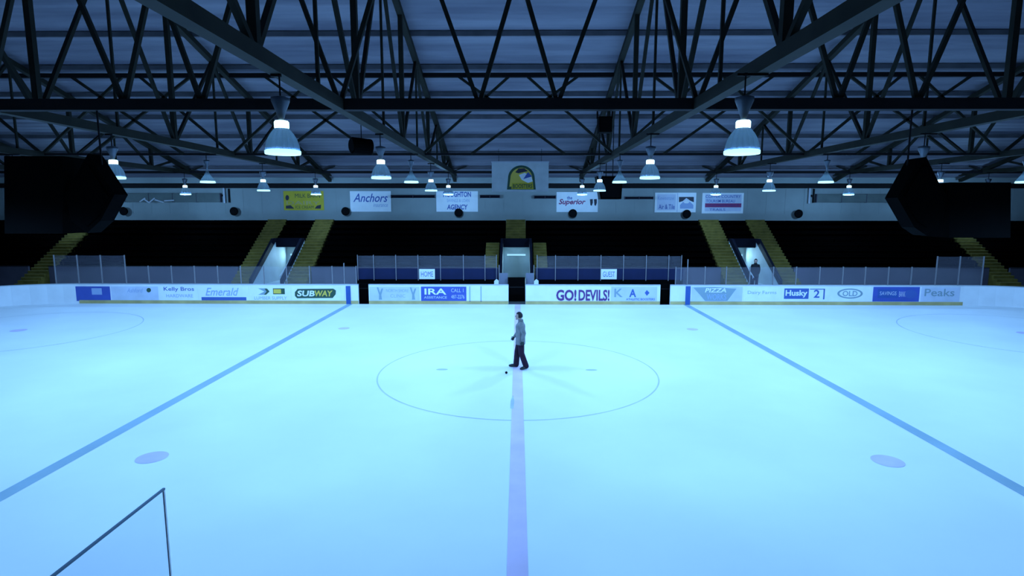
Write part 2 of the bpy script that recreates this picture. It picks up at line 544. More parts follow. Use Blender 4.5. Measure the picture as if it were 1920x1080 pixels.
def batwing(l):
    """the wide spread of a prismatic lens: stronger towards the sides than straight down"""
    l.use_nodes = True
    nt = l.node_tree
    em = next(n for n in nt.nodes if n.type == 'EMISSION')
    tc = nt.nodes.new('ShaderNodeTexCoord')
    sp = nt.nodes.new('ShaderNodeSeparateXYZ')
    ab = nt.nodes.new('ShaderNodeMath'); ab.operation = 'ABSOLUTE'
    mx = nt.nodes.new('ShaderNodeMath'); mx.operation = 'MAXIMUM'; mx.inputs[1].default_value = .38
    pw_ = nt.nodes.new('ShaderNodeMath'); pw_.operation = 'POWER'; pw_.inputs[1].default_value = -2.2
    ml = nt.nodes.new('ShaderNodeMath'); ml.operation = 'MULTIPLY'; ml.inputs[1].default_value = .52
    nt.links.new(tc.outputs['Normal'], sp.inputs[0])
    nt.links.new(sp.outputs['Z'], ab.inputs[0]); nt.links.new(ab.outputs[0], mx.inputs[0])
    nt.links.new(mx.outputs[0], pw_.inputs[0]); nt.links.new(pw_.outputs[0], ml.inputs[0])
    nt.links.new(ml.outputs[0], em.inputs['Strength'])
def lamp_light(x, y, pw):
    l = D.lights.new('lamp_light', 'SPOT')
    l.energy = pw; l.color = LIGHT; l.spot_size = math.radians(164); l.spot_blend = .5
    l.shadow_soft_size = .28
    batwing(l)
    o = D.objects.new('lamp_light', l)
    COL.objects.link(o)
    o.location = (x * FT, y * FT, (LZ - .12) * FT)
for ry, kind, rl in rows:
    mid = X_(959 if ry < -20 else 966, 350, ry)
    for cx, cl in zip(XC[ry], cols):
        for s in (-1, 1):
            x = mid + s * cx
            o_ = hang_lamp(x, ry, kind, '%s hanging lamp, %s side, %s, %s' % ('bell-shaped' if kind == 'cap' else 'slim cone-shaped', side(x), rl, cl))
            tx = min(TRX, key=lambda q: abs(q - x))
            ORG[o_.name] = (x, ry, LZ if kind == 'cap' else LZ + .6)
            MB().bar((x - math.copysign(.12, tx - x), ry, 24.58), (tx + math.copysign(.3, tx - x), ry, 24.58), .14).build('outrigger_arm', STEELD, o_)
            if ry > 50:                                        # these throw light all round, onto the wall and its signs
                l = D.lights.new('lamp_light', 'POINT')
                l.energy = BACK_W; l.color = LIGHT; l.shadow_soft_size = .28
                o = D.objects.new('lamp_light', l); COL.objects.link(o)
                o.location = (x * FT, ry * FT, (LZ - .35) * FT)
            else: lamp_light(x, ry, LAMP_W * PW[ry] * (1.0 if 'first' in cl else .9 if 'second' in cl else .6))

# ================================================================== FAR BOARDS
ZK = .62
ZT = Z_(533.5, YB)
def boards(px0, px1, label, x0=None, x1=None):
    a = x0 if x0 is not None else X_(px0, 552, YB)
    b = x1 if x1 is not None else X_(px1, 552, YB)
    t = thing('dasher_boards', label, 'rink boards', ((a + b) / 2, YB, 0), 'white dasher boards around the ice')
    MB().box(a, b, YB, YB + .42, 0, ZT - .14).build('board_panel', BOARD, t)
    MB().box(a, b, YB - .06, YB + .48, ZT - .14, ZT).build('cap_rail', RAIL, t)
    MB().box(a + .02, b - .02, YB - .05, YB, .02, ZK).build('kick_plate', KICK, t)
    return t
YA = YB - .03
bl = boards(0, 672, 'white advert boards along the far side, left of the blue line gate', x0=-80)
bm_ = boards(691.5, 953.5, 'white advert boards before the left bench, with the blue square advert')
bn = boards(985.5, 1238, 'white boards before the right bench, with big handwritten cheer letters')
br = boards(1257, 1900, 'white advert boards along the far side, right of the second blue line', x1=80)
def advert(px0, px1, m, parent, y0=537.5, y1=565):
    return panel_px(px0, px1, y0, y1, YA, .025, m, parent, 'advert_panel')
YL = YB - .05
# left run
a = advert(95, 207, MATS['blue_advert'], bl); 
panel_px(172, 191, 541, 553, YL, .015, INKL, a, 'advert_block')
a = advert(209, 297, MATS['pale_blue_advert'], bl)
text_px('Ashford', 238, 268, 541, 549, YL, INKL, a, shear=.3)
poly_px(ellipse_pts(279, 544.5, 4.2, 4.2, 16), YL, .015, INKG, a, 'round_logo')
a = advert(299, 372, WHITE, bl)
text_px('Kelly Bros', 307, 364, 538.5, 548, YL, INKB, a, bold=.01)
text_px('HARDWARE', 312, 362, 552, 558, YL, INKL, a)
a = advert(374, 466, WHITE, bl)
text_px('Emerald', 385, 448, 540, 555, YL, INKL, a, shear=.35, bold=.01)
panel_px(378, 462, 557.5, 563.5, YL, .015, INKB, a, 'advert_bar')
a = advert(468, 545, WHITE, bl)
poly_px([(484, 541), (500, 541), (505, 547), (498, 553), (484, 553), (496, 547)], YL, .015, INKT, a, 'arrow_logo')
poly_px([(496, 541.5), (501, 541.5), (505.5, 547), (499, 553), (495, 553), (500, 547)], YL - .01, .015, INKG, a, 'arrow_logo')
panel_px(512, 534, 541, 552, YL, .015, INKG, a, 'advert_block')
panel_px(513, 527, 542.5, 550.5, YL - .02, .015, INKY, a, 'advert_block')
text_px('LUMBER SUPPLY', 477, 538, 556, 562, YL, INKL, a)
a = advert(547, 640, WHITE, bl, 537.5, 565)
poly_px([(553, 548)] + [(558, 542), (625, 541.5)] + [(630, 545), (629.5, 552)] + [(624, 559), (557, 559.5), (553, 555)], YL, .015, INKG, a, 'capsule_logo')
text_px('SUB', 557, 590, 545, 556, YL - .02, WHITE, a, bold=.03, shear=.15)
text_px('WAY', 590, 624, 545, 556, YL - .02, INKY, a, bold=.03, shear=.15)
panel_px(649, 657.5, 536.5, 574, YB - .09, .09, STRIPE, bl, 'blue_line_stripe')
# left bench run
a = advert(693, 787, MATS['pale_blue_advert'], bm_)
for cx in (712.5, 774.5):
    poly_px([(cx - 6, 539), (cx - 3, 539), (cx, 549), (cx + 3, 541), (cx + 6, 541), (cx + 2.5, 553), (cx + 4, 562), (cx - 2, 562), (cx - 1.5, 553)], YL, .015, INKT, a, 'forked_logo')
text_px('NORTH SHORE', 724, 766, 542, 548, YL, INKL, a)
text_px('CLINIC', 732, 760, 552, 558, YL, INKL, a)
a = advert(789.5, 874.5, MATS['blue_advert'], bm_)
text_px('IRA', 796, 837, 541, 552.5, YL, WHITE, a, bold=.02)
text_px('ASSISTANCE', 795, 838, 555.5, 560, YL, ADPALE, a, bold=.01)
text_px('CALL 1', 846, 869, 541, 548, YL, ADPALE, a)
text_px('487-2276', 846, 871, 553, 560, YL, ADPALE, a)
for px in (881, 902):
    panel_px(px - .8, px + .8, 537, 566, YL, .02, INKL, bm_, 'panel_seam')
# right bench run
text_px('GO!', 1043, 1081, 543, 564, YL, INKP, bn, bold=.035)
text_px('DEVILS!', 1085, 1143, 543, 564, YL, INKP, bn, bold=.03)
a = advert(1146, 1232, MATS['pale_blue_advert'], bn)
text_px('K', 1152, 1168, 541, 557, YL, INKT, a, bold=.02)
text_px('A', 1180, 1193, 542, 557, YL, INKB, a, bold=.03)
poly_px([(1209, 549), (1213, 543.5), (1218, 549), (1213, 554.5)], YL, .015, INKB, a, 'diamond_logo')
text_px('ATHLETIC BOOSTERS', 1174, 1228, 559, 563, YL, INKB, a, bold=.015)
# right run
panel_px(1285.5, 1294.5, 536.5, 575, YB - .09, .09, STRIPE, br, 'blue_line_stripe')
a = advert(1297, 1392, MATS['pale_blue_advert'], br)
poly_px([(1300, 539), (1340, 538), (1364, 540), (1381, 541), (1372, 553), (1364, 564), (1322, 564), (1312, 552)], YL, .015, INKT, a, 'cloud_shape')
text_px('PIZZA', 1322, 1362, 540, 548, YL - .02, WHITE, a, bold=.02, shear=.2)
text_px('WORKS', 1325, 1362, 551, 562, YL - .02, INKL, a, bold=.01)
a = advert(1394, 1464, WHITE, br)
text_px('Dairy Farms', 1402, 1456, 545, 553, YL, INKL, a)
a = advert(1466, 1554, WHITE, br)
panel_px(1470.5, 1516.5, 540.5, 560, YL, .015, INKB, a, 'advert_block')
text_px('Husky', 1473, 1514, 543.5, 557.5, YL - .02, WHITE, a, bold=.03)
panel_px(1519, 1546, 541, 542.5, YL, .015, INKB, a, 'advert_bar')
panel_px(1544, 1546.5, 541, 561, YL, .015, INKB, a, 'advert_bar')
text_px('2', 1526, 1537, 543, 558, YL, INKB, a, bold=.02)
a = advert(1556, 1634, WHITE, br)
ring = ellipse_pts(1594, 550, 24, 9.5, 30)
inner = ellipse_pts(1594, 550, 20, 7.2, 30)
mm = MB()
n = len(ring)
mm.add([(at(*p, YL)[0], YL, at(*p, YL)[1]) for p in ring + inner], [(k, (k + 1) % n, n + (k + 1) % n, n + k) for k in range(n)])
mm.build('oval_ring', INKT, a, fix=False)
text_px('OLD', 1580, 1608, 545, 555, YL, INKT, a, bold=.02)
a = advert(1637, 1724, MATS['blue_advert'], br)
panel_px(1646, 1684, 542, 558, YL, .015, MATS['blue_board_stripe'], a, 'advert_block')
text_px('BANK', 1686, 1698, 546, 556, YL, ADPALE, a)
poly_px(ellipse_pts(1708, 551, 12, 8, 24), YL, .015, INKB, a, 'oval_logo')
text_px('SAVINGS', 1650, 1681, 546, 553, YL - .02, ADPALE, a)
a = advert(1727, 1800, MATS['pale_blue_advert'], br)
text_px('Peaks', 1734, 1790, 541, 555, YL, INKT, a, bold=.01)

# end boards and near boards
def path_boards(pts, label, group='white dasher boards around the ice'):
    c = pts[len(pts) // 2]
    t = thing('dasher_boards', label, 'rink boards', (c[0], c[1], 0), group)
    MB().wall_path(pts, .42, 0, ZT - .14).build('board_panel', BOARD, t)
    MB().wall_path(pts, .46, ZT - .14, ZT).build('cap_rail', RAIL, t)
    return t
def arc(cx, cy, a0, a1, r=20, n=12):
    return [(cx + r * math.cos(a0 + (a1 - a0) * k / n), cy + r * math.sin(a0 + (a1 - a0) * k / n)) for k in range(n + 1)]
right_end = arc(80, YB - 20, PI / 2, 0) + arc(80, YBN + 20, 0, -PI / 2)
left_end = [(-x, y) for x, y in reversed(right_end)]
path_boards(right_end, 'curved white boards around the right end of the ice')
path_boards(left_end, 'curved white boards around the left end of the ice')
path_boards([(80, YBN), (11.2, YBN)], 'white boards along the near side, right of the red line')
path_boards([(-11.2, YBN), (-80, YBN)], 'white boards along the near side, left of the red line')

# ================================================================== GLASS ABOVE THE BOARDS
def glass_run(xs, ztops, Y, z0, label, gm=GLASS, pm=ALU, pw=.13):
    t = thing('rink_glass', label, 'glass screen', ((xs[0] + xs[-1]) / 2, Y, z0), 'glass screens above the boards')
    for x, z in zip(xs, ztops):
        MB().box(x - pw / 2, x + pw / 2, Y - .08, Y + .12, z0, z + .02).build('post', pm, t)
    for k in range(len(xs) - 1):
        zz = min(ztops[k], ztops[k + 1]) - .08
        MB().box(xs[k] + pw / 2, xs[k + 1] - pw / 2, Y, Y + .05, z0, zz).build('glass_pane', gm, t)
    return t
YG = YB + .16
zlow, ztall = Z_(499.5, YG), Z_(479.5, YG)
pxl = [104, 147, 191, 236, 279, 322, 365, 408.5, 451.5, 494.5, 537.5, 580.5, 623, 645.5, 668]
xs = [X_(p, 515, YG) for p in pxl]
zs = [ztall if p < 240 else zlow for p in pxl]
zs[-2] = Z_(494, YG)
glass_run(xs, zs, YG, ZT, 'glass screen on posts above the far boards, left of the bench')
pxr = [1267, 1289, 1322, 1362, 1406, 1450, 1493, 1537, 1580.5, 1622.5, 1666, 1709, 1755, 1798, 1842]
xs = [X_(p, 515, YG) for p in pxr]
zs = [ztall if p > 1750 else zlow for p in pxr]
zs[1] = Z_(486, YG)
zs[0] = Z_(500, YG)
glass_run(xs, zs, YG, ZT, 'glass screen on posts above the far boards, right of the bench')
# pane by the near bench, seen at the lower left
YN = YBN - .2
cx, cz = at(308, 915, YN)
t = thing('bench_divider_glass', 'clear glass divider with dark edge sticking up at the lower left', 'glass screen', (cx, YN, 0))
MB().box(cx - .025, cx + .025, YN - 7, YN - .05, 3.6, cz - .04).build('glass_pane', GLASSC, t)
MB().box(cx - .035, cx + .035, YN - 7, YN, cz - .06, cz).build('edge_trim', GLEDGE, t)
MB().box(cx - .022, cx + .022, YN - .06, YN, 0, cz - .05).build('post', WHITE, t)
MB().box(cx - .12, cx + .12, YN - 7, YN - .06, 0, 3.6).build('lower_panel', BOARD, t)

# ================================================================== TEAM BENCHES
YP = 49.6
def bench_wall(p0, p1, posts, label, sign_px, text, tint):
    x0, x1 = X_(p0, 515, YP), X_(p1, 515, YP)
    zt_, zg = Z_(503.5, YP), Z_(480, YP)
    t = thing('bench_back_wall', label, 'bench wall', ((x0 + x1) / 2, YP, 0), 'blue walls behind the team benches')
    MB().box(x0, x1, YP, YP + .3, Z_(524, YP), zt_).build('blue_panel', NAVY, t)
    MB().box(x0, x1, YP, YP + .3, 0, Z_(524, YP)).build('bench_shade_panel', BLACK, t)  # bench shadow put in as a black lower part of the wall
    MB().box(x0, x1, YP - .05, YP + .35, zt_, zt_ + .14).build('sill_rail', STANDW, t)
    px_ = [X_(p, 500, YP) for p in posts]
    for x in px_:
        MB().box(x - .06, x + .06, YP - .12, YP - .02, Z_(526, YP), zg + .2).build('post', ALU, t)
    for k in range(len(px_) - 1):
        MB().box(px_[k] + .06, px_[k + 1] - .06, YP + .1, YP + .14, zt_ + .14, zg).build('glass_pane', GLASS, t)
    s = thing('bench_sign', 'small white %s sign on the blue bench wall' % text, 'sign', (X_(sign_px, 513, YP), YP - .16, Z_(523, YP)))
    a0 = sign_px - 15
    panel_px(a0, a0 + 29.5, 504.5, 523.5, YP - .22, .06, WHITE, s, 'sign_board')
    text_px(text, a0 + 3.5, a0 + 26, 509, 519, YP - .24, tint, s)
    return t
bench_wall(668, 934, [671, 701, 742.5, 784, 826, 869, 909.5, 931], 'blue wall with glass behind the left team bench', 801, 'HOME', INKB)
bench_wall(1004, 1281, [1007, 1041.5, 1084, 1126.5, 1169, 1211.5, 1253.5, 1277.5], 'blue wall with glass behind the right team bench', 1142, 'GUEST', INKB)
def team_bench(p0, p1, label):
    Y = 48.0
    x0, x1 = X_(p0, 530, Y), X_(p1, 530, Y)
    t = thing('team_bench', label, 'bench', ((x0 + x1) / 2, Y, 0), 'players benches')
    MB().box(x0, x1, Y - .7, Y + .5, 2.0, 2.2).build('seat', BLACK, t)
    MB().box(x0, x1, Y + .5, Y + .65, 2.3, 3.7).build('backrest', BLACK, t)
    n = 8
    for k in range(n):
        x = x0 + (x1 - x0) * (k + .5) / n
        MB().box(x - .06, x + .06, Y - .5, Y + .62, .02, 2.0).build('leg', BLACK, t)
team_bench(690, 925, 'long black players bench behind the left boards')
team_bench(1012, 1235, 'long black players bench behind the right boards')
for p0, p1, lab in ((650, 936, 'black rubber flooring in the left bench box'), (1001, 1284, 'black rubber flooring in the right bench box')):
    tag(MB().box(X_(p0, 560, YB + 3), X_(p1, 560, YB + 3), YB + .5, YP, -.06, .02).build('rubber_mat', RUBBER), lab, 'mat')
for p0, p1, nm in ((672.5, 690.5, 'black open gate in the boards left of the left bench'), (1239, 1256, 'black open gate in the boards right of the right bench')):
    Y = YB + 1.6
    x0, x1 = X_(p0 - 3, 550, Y), X_(p1 + 3, 550, Y)
    t = thing('bench_gate', nm, 'gate', ((x0 + x1) / 2, Y, 0), 'gates to the benches')
    MB().box(x0, x1, Y, Y + .3, .02, ZT - .1).build('gate_leaf', BLACK, t)
    MB().box(x0 + .3, x1 - .3, Y - .06, Y, 2.6, 2.75).build('latch_bar', STEELD, t)

# ================================================================== SEATING STAND
YF, YTP = 55.0, 70.6
ZF, ZTP = Z_(501, YF), Z_(413.5, YTP)
NR = 9
TR = (YTP - YF) / NR
RI = (ZTP - ZF) / (NR - 1)
zrow = lambda k: ZF + RI * k - 1.0          # tread height of row k
def section(x0, x1, label, k0=0, k1=NR):
    """stepped stand: risers, and one long bench with a back in every row"""
    t = thing('seating_section', label, 'seating', ((x0 + x1) / 2, YF + k0 * TR, 0), 'dark seating sections')
    prof = [(YF + k0 * TR, 0 if k0 == 0 else zrow(k0) - .3)]
    for k in range(k0, k1):
        prof += [(YF + k * TR, zrow(k)), (YF + (k + 1) * TR, zrow(k))]
    prof += [(YF + k1 * TR, prof[0][1])]
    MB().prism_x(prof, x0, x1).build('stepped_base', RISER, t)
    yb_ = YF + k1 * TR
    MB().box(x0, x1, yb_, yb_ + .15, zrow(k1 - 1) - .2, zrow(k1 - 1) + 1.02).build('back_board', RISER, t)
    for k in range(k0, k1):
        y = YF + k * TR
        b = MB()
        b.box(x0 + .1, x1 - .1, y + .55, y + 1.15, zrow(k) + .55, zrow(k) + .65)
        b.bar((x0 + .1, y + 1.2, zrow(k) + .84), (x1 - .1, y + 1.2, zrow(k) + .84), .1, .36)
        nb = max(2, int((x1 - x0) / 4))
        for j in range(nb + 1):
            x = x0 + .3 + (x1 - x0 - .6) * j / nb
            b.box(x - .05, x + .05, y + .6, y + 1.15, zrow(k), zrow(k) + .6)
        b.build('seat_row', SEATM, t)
    return t
def stairs(x0, x1, label, ya, yb, base=-.05):
    """stepped yellow stair following the rake of the stand"""
    def z_at(y): return ZF - .9 + (y - YF) * RI / TR
    n = max(3, int(round((yb - ya) / (TR / 2))))
    prof = [(ya, base)]
    for k in range(n):
        y0, y1 = ya + (yb - ya) * k / n, ya + (yb - ya) * (k + 1) / n
        z = max(z_at((y0 + y1) / 2) + .25, .12)
        prof += [(y0, z), (y1, z)]
    prof += [(yb, base)]
    t = thing('stair_aisle', label, 'stairs', ((x0 + x1) / 2, ya, 0), 'yellow stair aisles in the stand')
    MB().prism_x(prof, x0, x1).build('steps', OLIVE, t)
    b = MB()
    for k in range(n):
        y0 = ya + (yb - ya) * k / n
        z = max(z_at(ya + (yb - ya) * (k + .5) / n) + .25, .12)
        b.box(x0 + .05, x1 - .05, y0 - .03, y0 + .14, z - .02, z + .03)
    b.build('step_nosings', NOSE, t)
    return t
# aisle positions (feet)
xa0, xa1 = X_(505, 415, YTP), X_(538, 415, YTP)
xb0, xb1 = X_(593, 415, YTP), X_(627, 415, YTP)
xc0, xc1 = X_(1309, 415, YTP), X_(1345, 415, YTP)
xd0, xd1 = X_(1397, 415, YTP), X_(1431, 415, YTP)
xm0, xm1 = X_(948.5, 430, YTP - 4), X_(985.5, 430, YTP - 4)
xl0, xl1 = X_(909.5, 475, 58), X_(935, 475, 58)
xr0, xr1 = X_(1001, 475, 58), X_(1026, 475, 58)
xe = X_(185, 425, YTP - 1)
YS = 46.6
stairs(xa0, xa1, 'yellow stairs on the outer side of the left passage', YS, YTP)
stairs(xb0, xb1, 'yellow stairs on the inner side of the left passage', YS, YTP)
stairs(xc0, xc1, 'yellow stairs on the inner side of the right passage', YS, YTP)
stairs(xd0, xd1, 'yellow stairs on the outer side of the right passage', YS, YTP)
KV = 5                                       # rows above a passage start here
YH = YF + KV * TR
stairs(xl0, xl1, 'short yellow stairs just left of the centre passage', 52, YH - .4)
stairs(xr0, xr1, 'short yellow stairs just right of the centre passage', 52, YH - .4)
t = stairs(xm0, xm1, 'yellow stairs above the centre passage', YH, YTP, ZF - 1.3 + (YH - YF) * RI / TR)
stairs(xe - 4, xe, 'yellow stairs at the far left end of the stand', YS, YTP)
stairs(-xe - 1, -xe + 3, 'yellow stairs at the far right end of the stand', YS, YTP)
section(-XE + .5, xe - 4.05, 'dark seats at the extreme left of the stand')
section(xe + .05, xa0 - .05, 'dark seats between the left end stairs and the left passage')
section(xa1 + .05, xb0 - .05, 'dark seats directly above the left passage', KV, NR)
section(xb1 + .05, xl0 - .002, 'dark seats between the left passage and the centre stairs')
section(xl0, xm0 - .05, 'dark seats beside the upper centre stairs, left', KV, NR)
section(xm1 + .05, xr1, 'dark seats beside the upper centre stairs, right', KV, NR)
section(xr1 + .002, xc0 - .05, 'dark seats between the centre stairs and the right passage')
section(xc1 + .05, xd0 - .05, 'dark seats directly above the right passage', KV, NR)
section(xd1 + .05, -xe - 1.05, 'dark seats between the right passage and the right end stairs')
section(-xe + 3.05, XE - .5, 'dark seats at the extreme right of the stand')
# low grey wall in front of the first row
def front_wall(x0, x1, label):
    t = thing('stand_front_wall', label, 'low wall', ((x0 + x1) / 2, YF - .4, 0), 'grey walls in front of the first row')
    MB().box(x0, x1, YF - .4, YF - .02, 0, ZF + .0).build('block_wall', STANDW, t)
    MB().box(x0, x1, YF - .45, YF, ZF, ZF + .12).build('coping', STEELD, t)
front_wall(-XE + .5, xe - 4.05, 'grey front wall at the extreme left of the stand')
front_wall(xe + .05, xa0 - .05, 'grey front wall left of the left passage')
front_wall(xb1 + .05, xl0 - .05, 'grey front wall behind the left team bench')
front_wall(xr1 + .05, xc0 - .05, 'grey front wall behind the right team bench')
front_wall(xd1 + .05, -xe - 1.05, 'grey front wall right of the right passage')
front_wall(-xe + 3.05, XE - .5, 'grey front wall at the extreme right of the stand')

# passages through the stand
ZP = 2.0
def passage(x0, x1, label, lamp_pw, ybeg=50.6):
    zh0, zh1 = Z_(463.5, YH - .5), Z_(447, YH - .5)
    t = thing('stand_passage', label, 'passage', ((x0 + x1) / 2, YH, 0), 'passages through the stand')
    def zline(y): return ZF - .9 + (y - YF) * RI / TR
    for s, x in ((1, x0), (-1, x1)):
        xo = x + s * .3
        ya, yb = ybeg, YH - .2
        MB().prism_x([(ya, 0), (ya, zline(ya) + .5), (yb, zline(yb) + .5), (yb, zh0 - .1), (69, zh0 - .1), (69, 0)], min(x, xo), max(x, xo)).build('side_wall', PALE, t)
        b = MB()
        b.prism_x([(ya, zline(ya) + .5), (ya, zline(ya) + 1.7), (yb - 1.8, zh1), (yb, zh1), (yb, zline(yb) + .5)], min(x, x + s * .5), max(x, x + s * .5))
        b.build('navy_parapet', NAVYD, t)
    MB().box(x0, x1, YH - .5, YH - .1, zh0, zh1).build('header_panel', NAVYD, t)
    MB().box(x0, x1, YH - .1, 69, zh0 - .1, zh0 + .15).build('soffit', PALE, t)
    MB().box(x0, x1, 68.6, 69, 0, zh0 + .1).build('end_wall', PALE, t)
    MB().prism_x([(49, 0), (53, ZP), (68.8, ZP), (68.8, 0)], x0 + .3, x1 - .3).build('ramp_floor', PALE, t)
    zl = Z_(478, 68.3)
    xm = (x0 + x1) / 2
    l = thing('strip_light', 'pale strip light on the end wall of the %s' % label.split(' cut')[0].replace('pale ', ''), 'lamp', (xm, 68.5, zl - .2))
    MB().box(xm - 2.1, xm + 2.1, 68.45, 68.595, zl - .22, zl + .22).build('housing', WHITE, l)
    MB().box(xm - 2.0, xm + 2.0, 68.38, 68.45, zl - .15, zl + .15).build('tube', TUBE, l)
    la = D.lights.new('passage_light', 'AREA')
    la.shape = 'RECTANGLE'; la.size = 3.8 * FT; la.size_y = .28 * FT
    la.energy = lamp_pw; la.color = (.36, .72, 1.0)
    lo = D.objects.new('passage_light', la); COL.objects.link(lo)
    lo.location = (xm * FT, 68.3 * FT, zl * FT)
    lo.rotation_euler = (-PI / 2, 0, 0)
    return t
passage(xa1 + .05, xb0 - .05, 'pale left passage cut through the stand between yellow stairs', 55)
pcx0, pcx1 = X_(939.5, 480, YH), X_(996.5, 480, YH)
passage(pcx0, pcx1, 'pale centre passage cut through the stand behind the walker', 60)
passage(xc1 + .05, xd0 - .05, 'pale right passage cut through the stand between yellow stairs', 55)
# handrails in the side passages
for x, lab in ((xb0 - .75, 'thin steel handrail along the inner side of the left passage'), (xc1 + .75, 'thin steel handrail along the inner side of the right passage')):
    t = thing('handrail', lab, 'handrail', (x, 52, ZP))
    MB().rod((x, 51, 4.2), (x, 60, 8.8), .08, 8).build('rail', RAIL, t)
    for y in (51.5, 55.5, 59.5):
        MB().rod((x, y, ZP), (x, y, 4.2 + (y - 51) * .511), .06, 8).build('post', RAIL, t)
# black gate and pale side screens at the centre entrance
Y = 47.5
x0, x1 = X_(953, 540, Y), X_(984.5, 540, Y)
t = thing('entrance_gate', 'black gate in the gap of the boards below the centre passage', 'gate', ((x0 + x1) / 2, Y, 0))
MB().box(x0, x1, Y, Y + .25, .02, Z_(520, Y)).build('gate_leaf', BLACK, t)
MB().box(x0 + .2, x1 - .2, Y - .06, Y, 2.6, 2.8).build('latch_bar', STEELD, t)
MB().box(x0 - .1, x0 + .05, Y - .1, Y + .3, 0, Z_(520, Y)).build('hinge_post', STEELD, t)
for p0, p1, p2, lab in ((936, 952, 931, 'pale screen with white block, left of the black centre gate'), (986, 1001, 1005.5, 'pale screen with white block, right of the black centre gate')):
    Y = 48.3
    x0, x1 = X_(p0, 520, Y), X_(p1, 520, Y)
    t = thing('entrance_screen', lab, 'screen', ((x0 + x1) / 2, Y, 0), 'screens beside the centre gate')
    MB().box(x0, x1, Y, Y + .1, .02, Z_(512, Y)).build('screen_panel', WALLD, t)
    xb = X_(p2, 530, Y)
    MB().prism_y([(xb - .42, 2.2), (xb + .42, 2.2), (xb + .42, Z_(526, Y)), (xb, Z_(523, Y)), (xb - .42, Z_(527, Y))], Y - .4, Y).build('white_block', WHITE, t)
    xp = x0 if p0 < 960 else x1
    MB().box(xp - .07, xp + .07, Y - .05, Y + .15, .02, Z_(497, Y)).build('post', ALU, t)

# ================================================================== SIGNS AND GEAR ON THE FAR WALL
YSN = YW - .12
def sign(px0, px1, py0, py1, label, m, cat='sign', name='wall_sign', border=None):
    x0, z0 = at((px0 + px1) / 2, py1, YSN)
    t = thing(name, label, cat, (x0, YSN, z0), 'sponsor signs on the far wall' if name == 'wall_sign' else None)
    panel_px(px0, px1, py0, py1, YSN, .1, m, t, 'sign_board')
    if border:
        q = 1.3
        for a in ((px0, px1, py0, py0 + q), (px0, px1, py1 - q, py1), (px0, px0 + q, py0 + q, py1 - q), (px1 - q, px1, py0 + q, py1 - q)):
            panel_px(*a, YSN - .05, .05, border, t, 'border_strip')
    return t
Y2 = YSN - .02
s = sign(532, 607, 358.5, 394.5, 'yellow sponsor sign with dark lettering, leftmost on the far wall', YEL)
text_px('MILK BARN', 553, 600, 363.5, 371, Y2, INKG, s)
text_px('DAIRY', 537, 600, 377, 384, Y2, MATS['yellow_kick_plate'], s, bold=.01)
poly_px(ellipse_pts(538.5, 371, 3.4, 5, 14), Y2, .02, INKD, s, 'round_mark')
poly_px([(536, 386), (545, 385), (552, 391.5), (536, 391.5)], Y2, .02, INKD, s, 'corner_mark')
poly_px([(602, 384), (601.5, 391.5), (590, 391.5), (594, 386)], Y2, .02, INKD, s, 'corner_mark')
text_px('ICE CREAM', 554, 588, 386, 391.5, Y2, INKG, s)
s = sign(656.5, 733, 358.5, 397, 'white sponsor sign with blue script lettering, left of the two-line sign', WHITE)
text_px('Anchors', 662, 727, 363, 379, Y2, INKB, s, shear=.35, bold=.01)
text_px('insurance', 700, 727, 381, 388, Y2, INKL, s, shear=.2)
s = sign(818, 896, 358.5, 397, 'white sponsor sign with two lines of blue capitals', WHITE)
text_px('HOUGHTON', 831, 883, 359.5, 369.5, Y2, INKB, s, bold=.03)
text_px('SAVINGS & LOAN', 838, 880, 373, 379, Y2, INKL, s)
text_px('AGENCY', 838, 877, 383.5, 393, Y2, INKB, s, bold=.03, shear=.1)
s = sign(1043.5, 1121, 360, 397.5, 'white sponsor sign with red script and two dark ovals', WHITE)
text_px('Superior', 1047.5, 1098, 373, 386, Y2, INKR, s, shear=.3, bold=.03)
text_px('the', 1063, 1073, 367.5, 374, Y2 - .02, INKB, s, bold=.02)
for cx in (1109, 1116.5):
    poly_px([(cx - 3, 373.5), (cx + 2.5, 373), (cx + 2.6, 380), (cx + .5, 386), (cx - 2, 384.5)], Y2, .02, INKD, s, 'oval_mark')
s = sign(1228, 1305, 361, 398, 'white sponsor sign split in two with a dark block at right', WHITE)
panel_px(1269, 1271, 362, 397, Y2, .02, ADPALE, s, 'divider')
panel_px(1232, 1267, 364, 394, Y2, .02, ADPALE, s, 'sign_field')
text_px('Air & Tile', 1235, 1265, 383, 392, Y2 - .02, INKB, s, bold=.01)
text_px('Keweenaw', 1234, 1264, 367, 375, Y2 - .02, INKL, s)
poly_px([(1273, 369), (1301, 369), (1301, 379), (1294, 376), (1287, 371), (1280, 377), (1273, 379)], Y2, .02, INKD, s, 'dark_block')
poly_px([(1275, 384), (1287, 372), (1300, 384), (1300, 391), (1275, 391)], Y2 - .01, .02, INKL, s, 'roof_mark')
poly_px([(1281, 378), (1287, 373), (1293, 378), (1290, 381), (1284, 381)], Y2 - .03, .02, WHITE, s, 'roof_mark')
s = sign(1316.5, 1394, 361.5, 400, 'white sponsor sign with a red band of lettering, rightmost on the far wall', WHITE)
panel_px(1322, 1390, 364, 396, Y2, .02, ADPALE, s, 'sign_field')
text_px('COPPER COUNTRY', 1323, 1389, 365.5, 371, Y2 - .02, INKB, s)
text_px('TOURISM BUREAU', 1324, 1378, 374, 379.5, Y2 - .02, INKB, s, bold=.01)
panel_px(1322, 1390, 381, 388.5, Y2 - .02, .02, INKR, s, 'red_band')
text_px('SNOWMOBILE', 1326, 1386, 382.5, 387.3, Y2 - .05, INKP, s)
text_px('TRAILS', 1330, 1360, 390.5, 395, Y2 - .02, INKB, s)

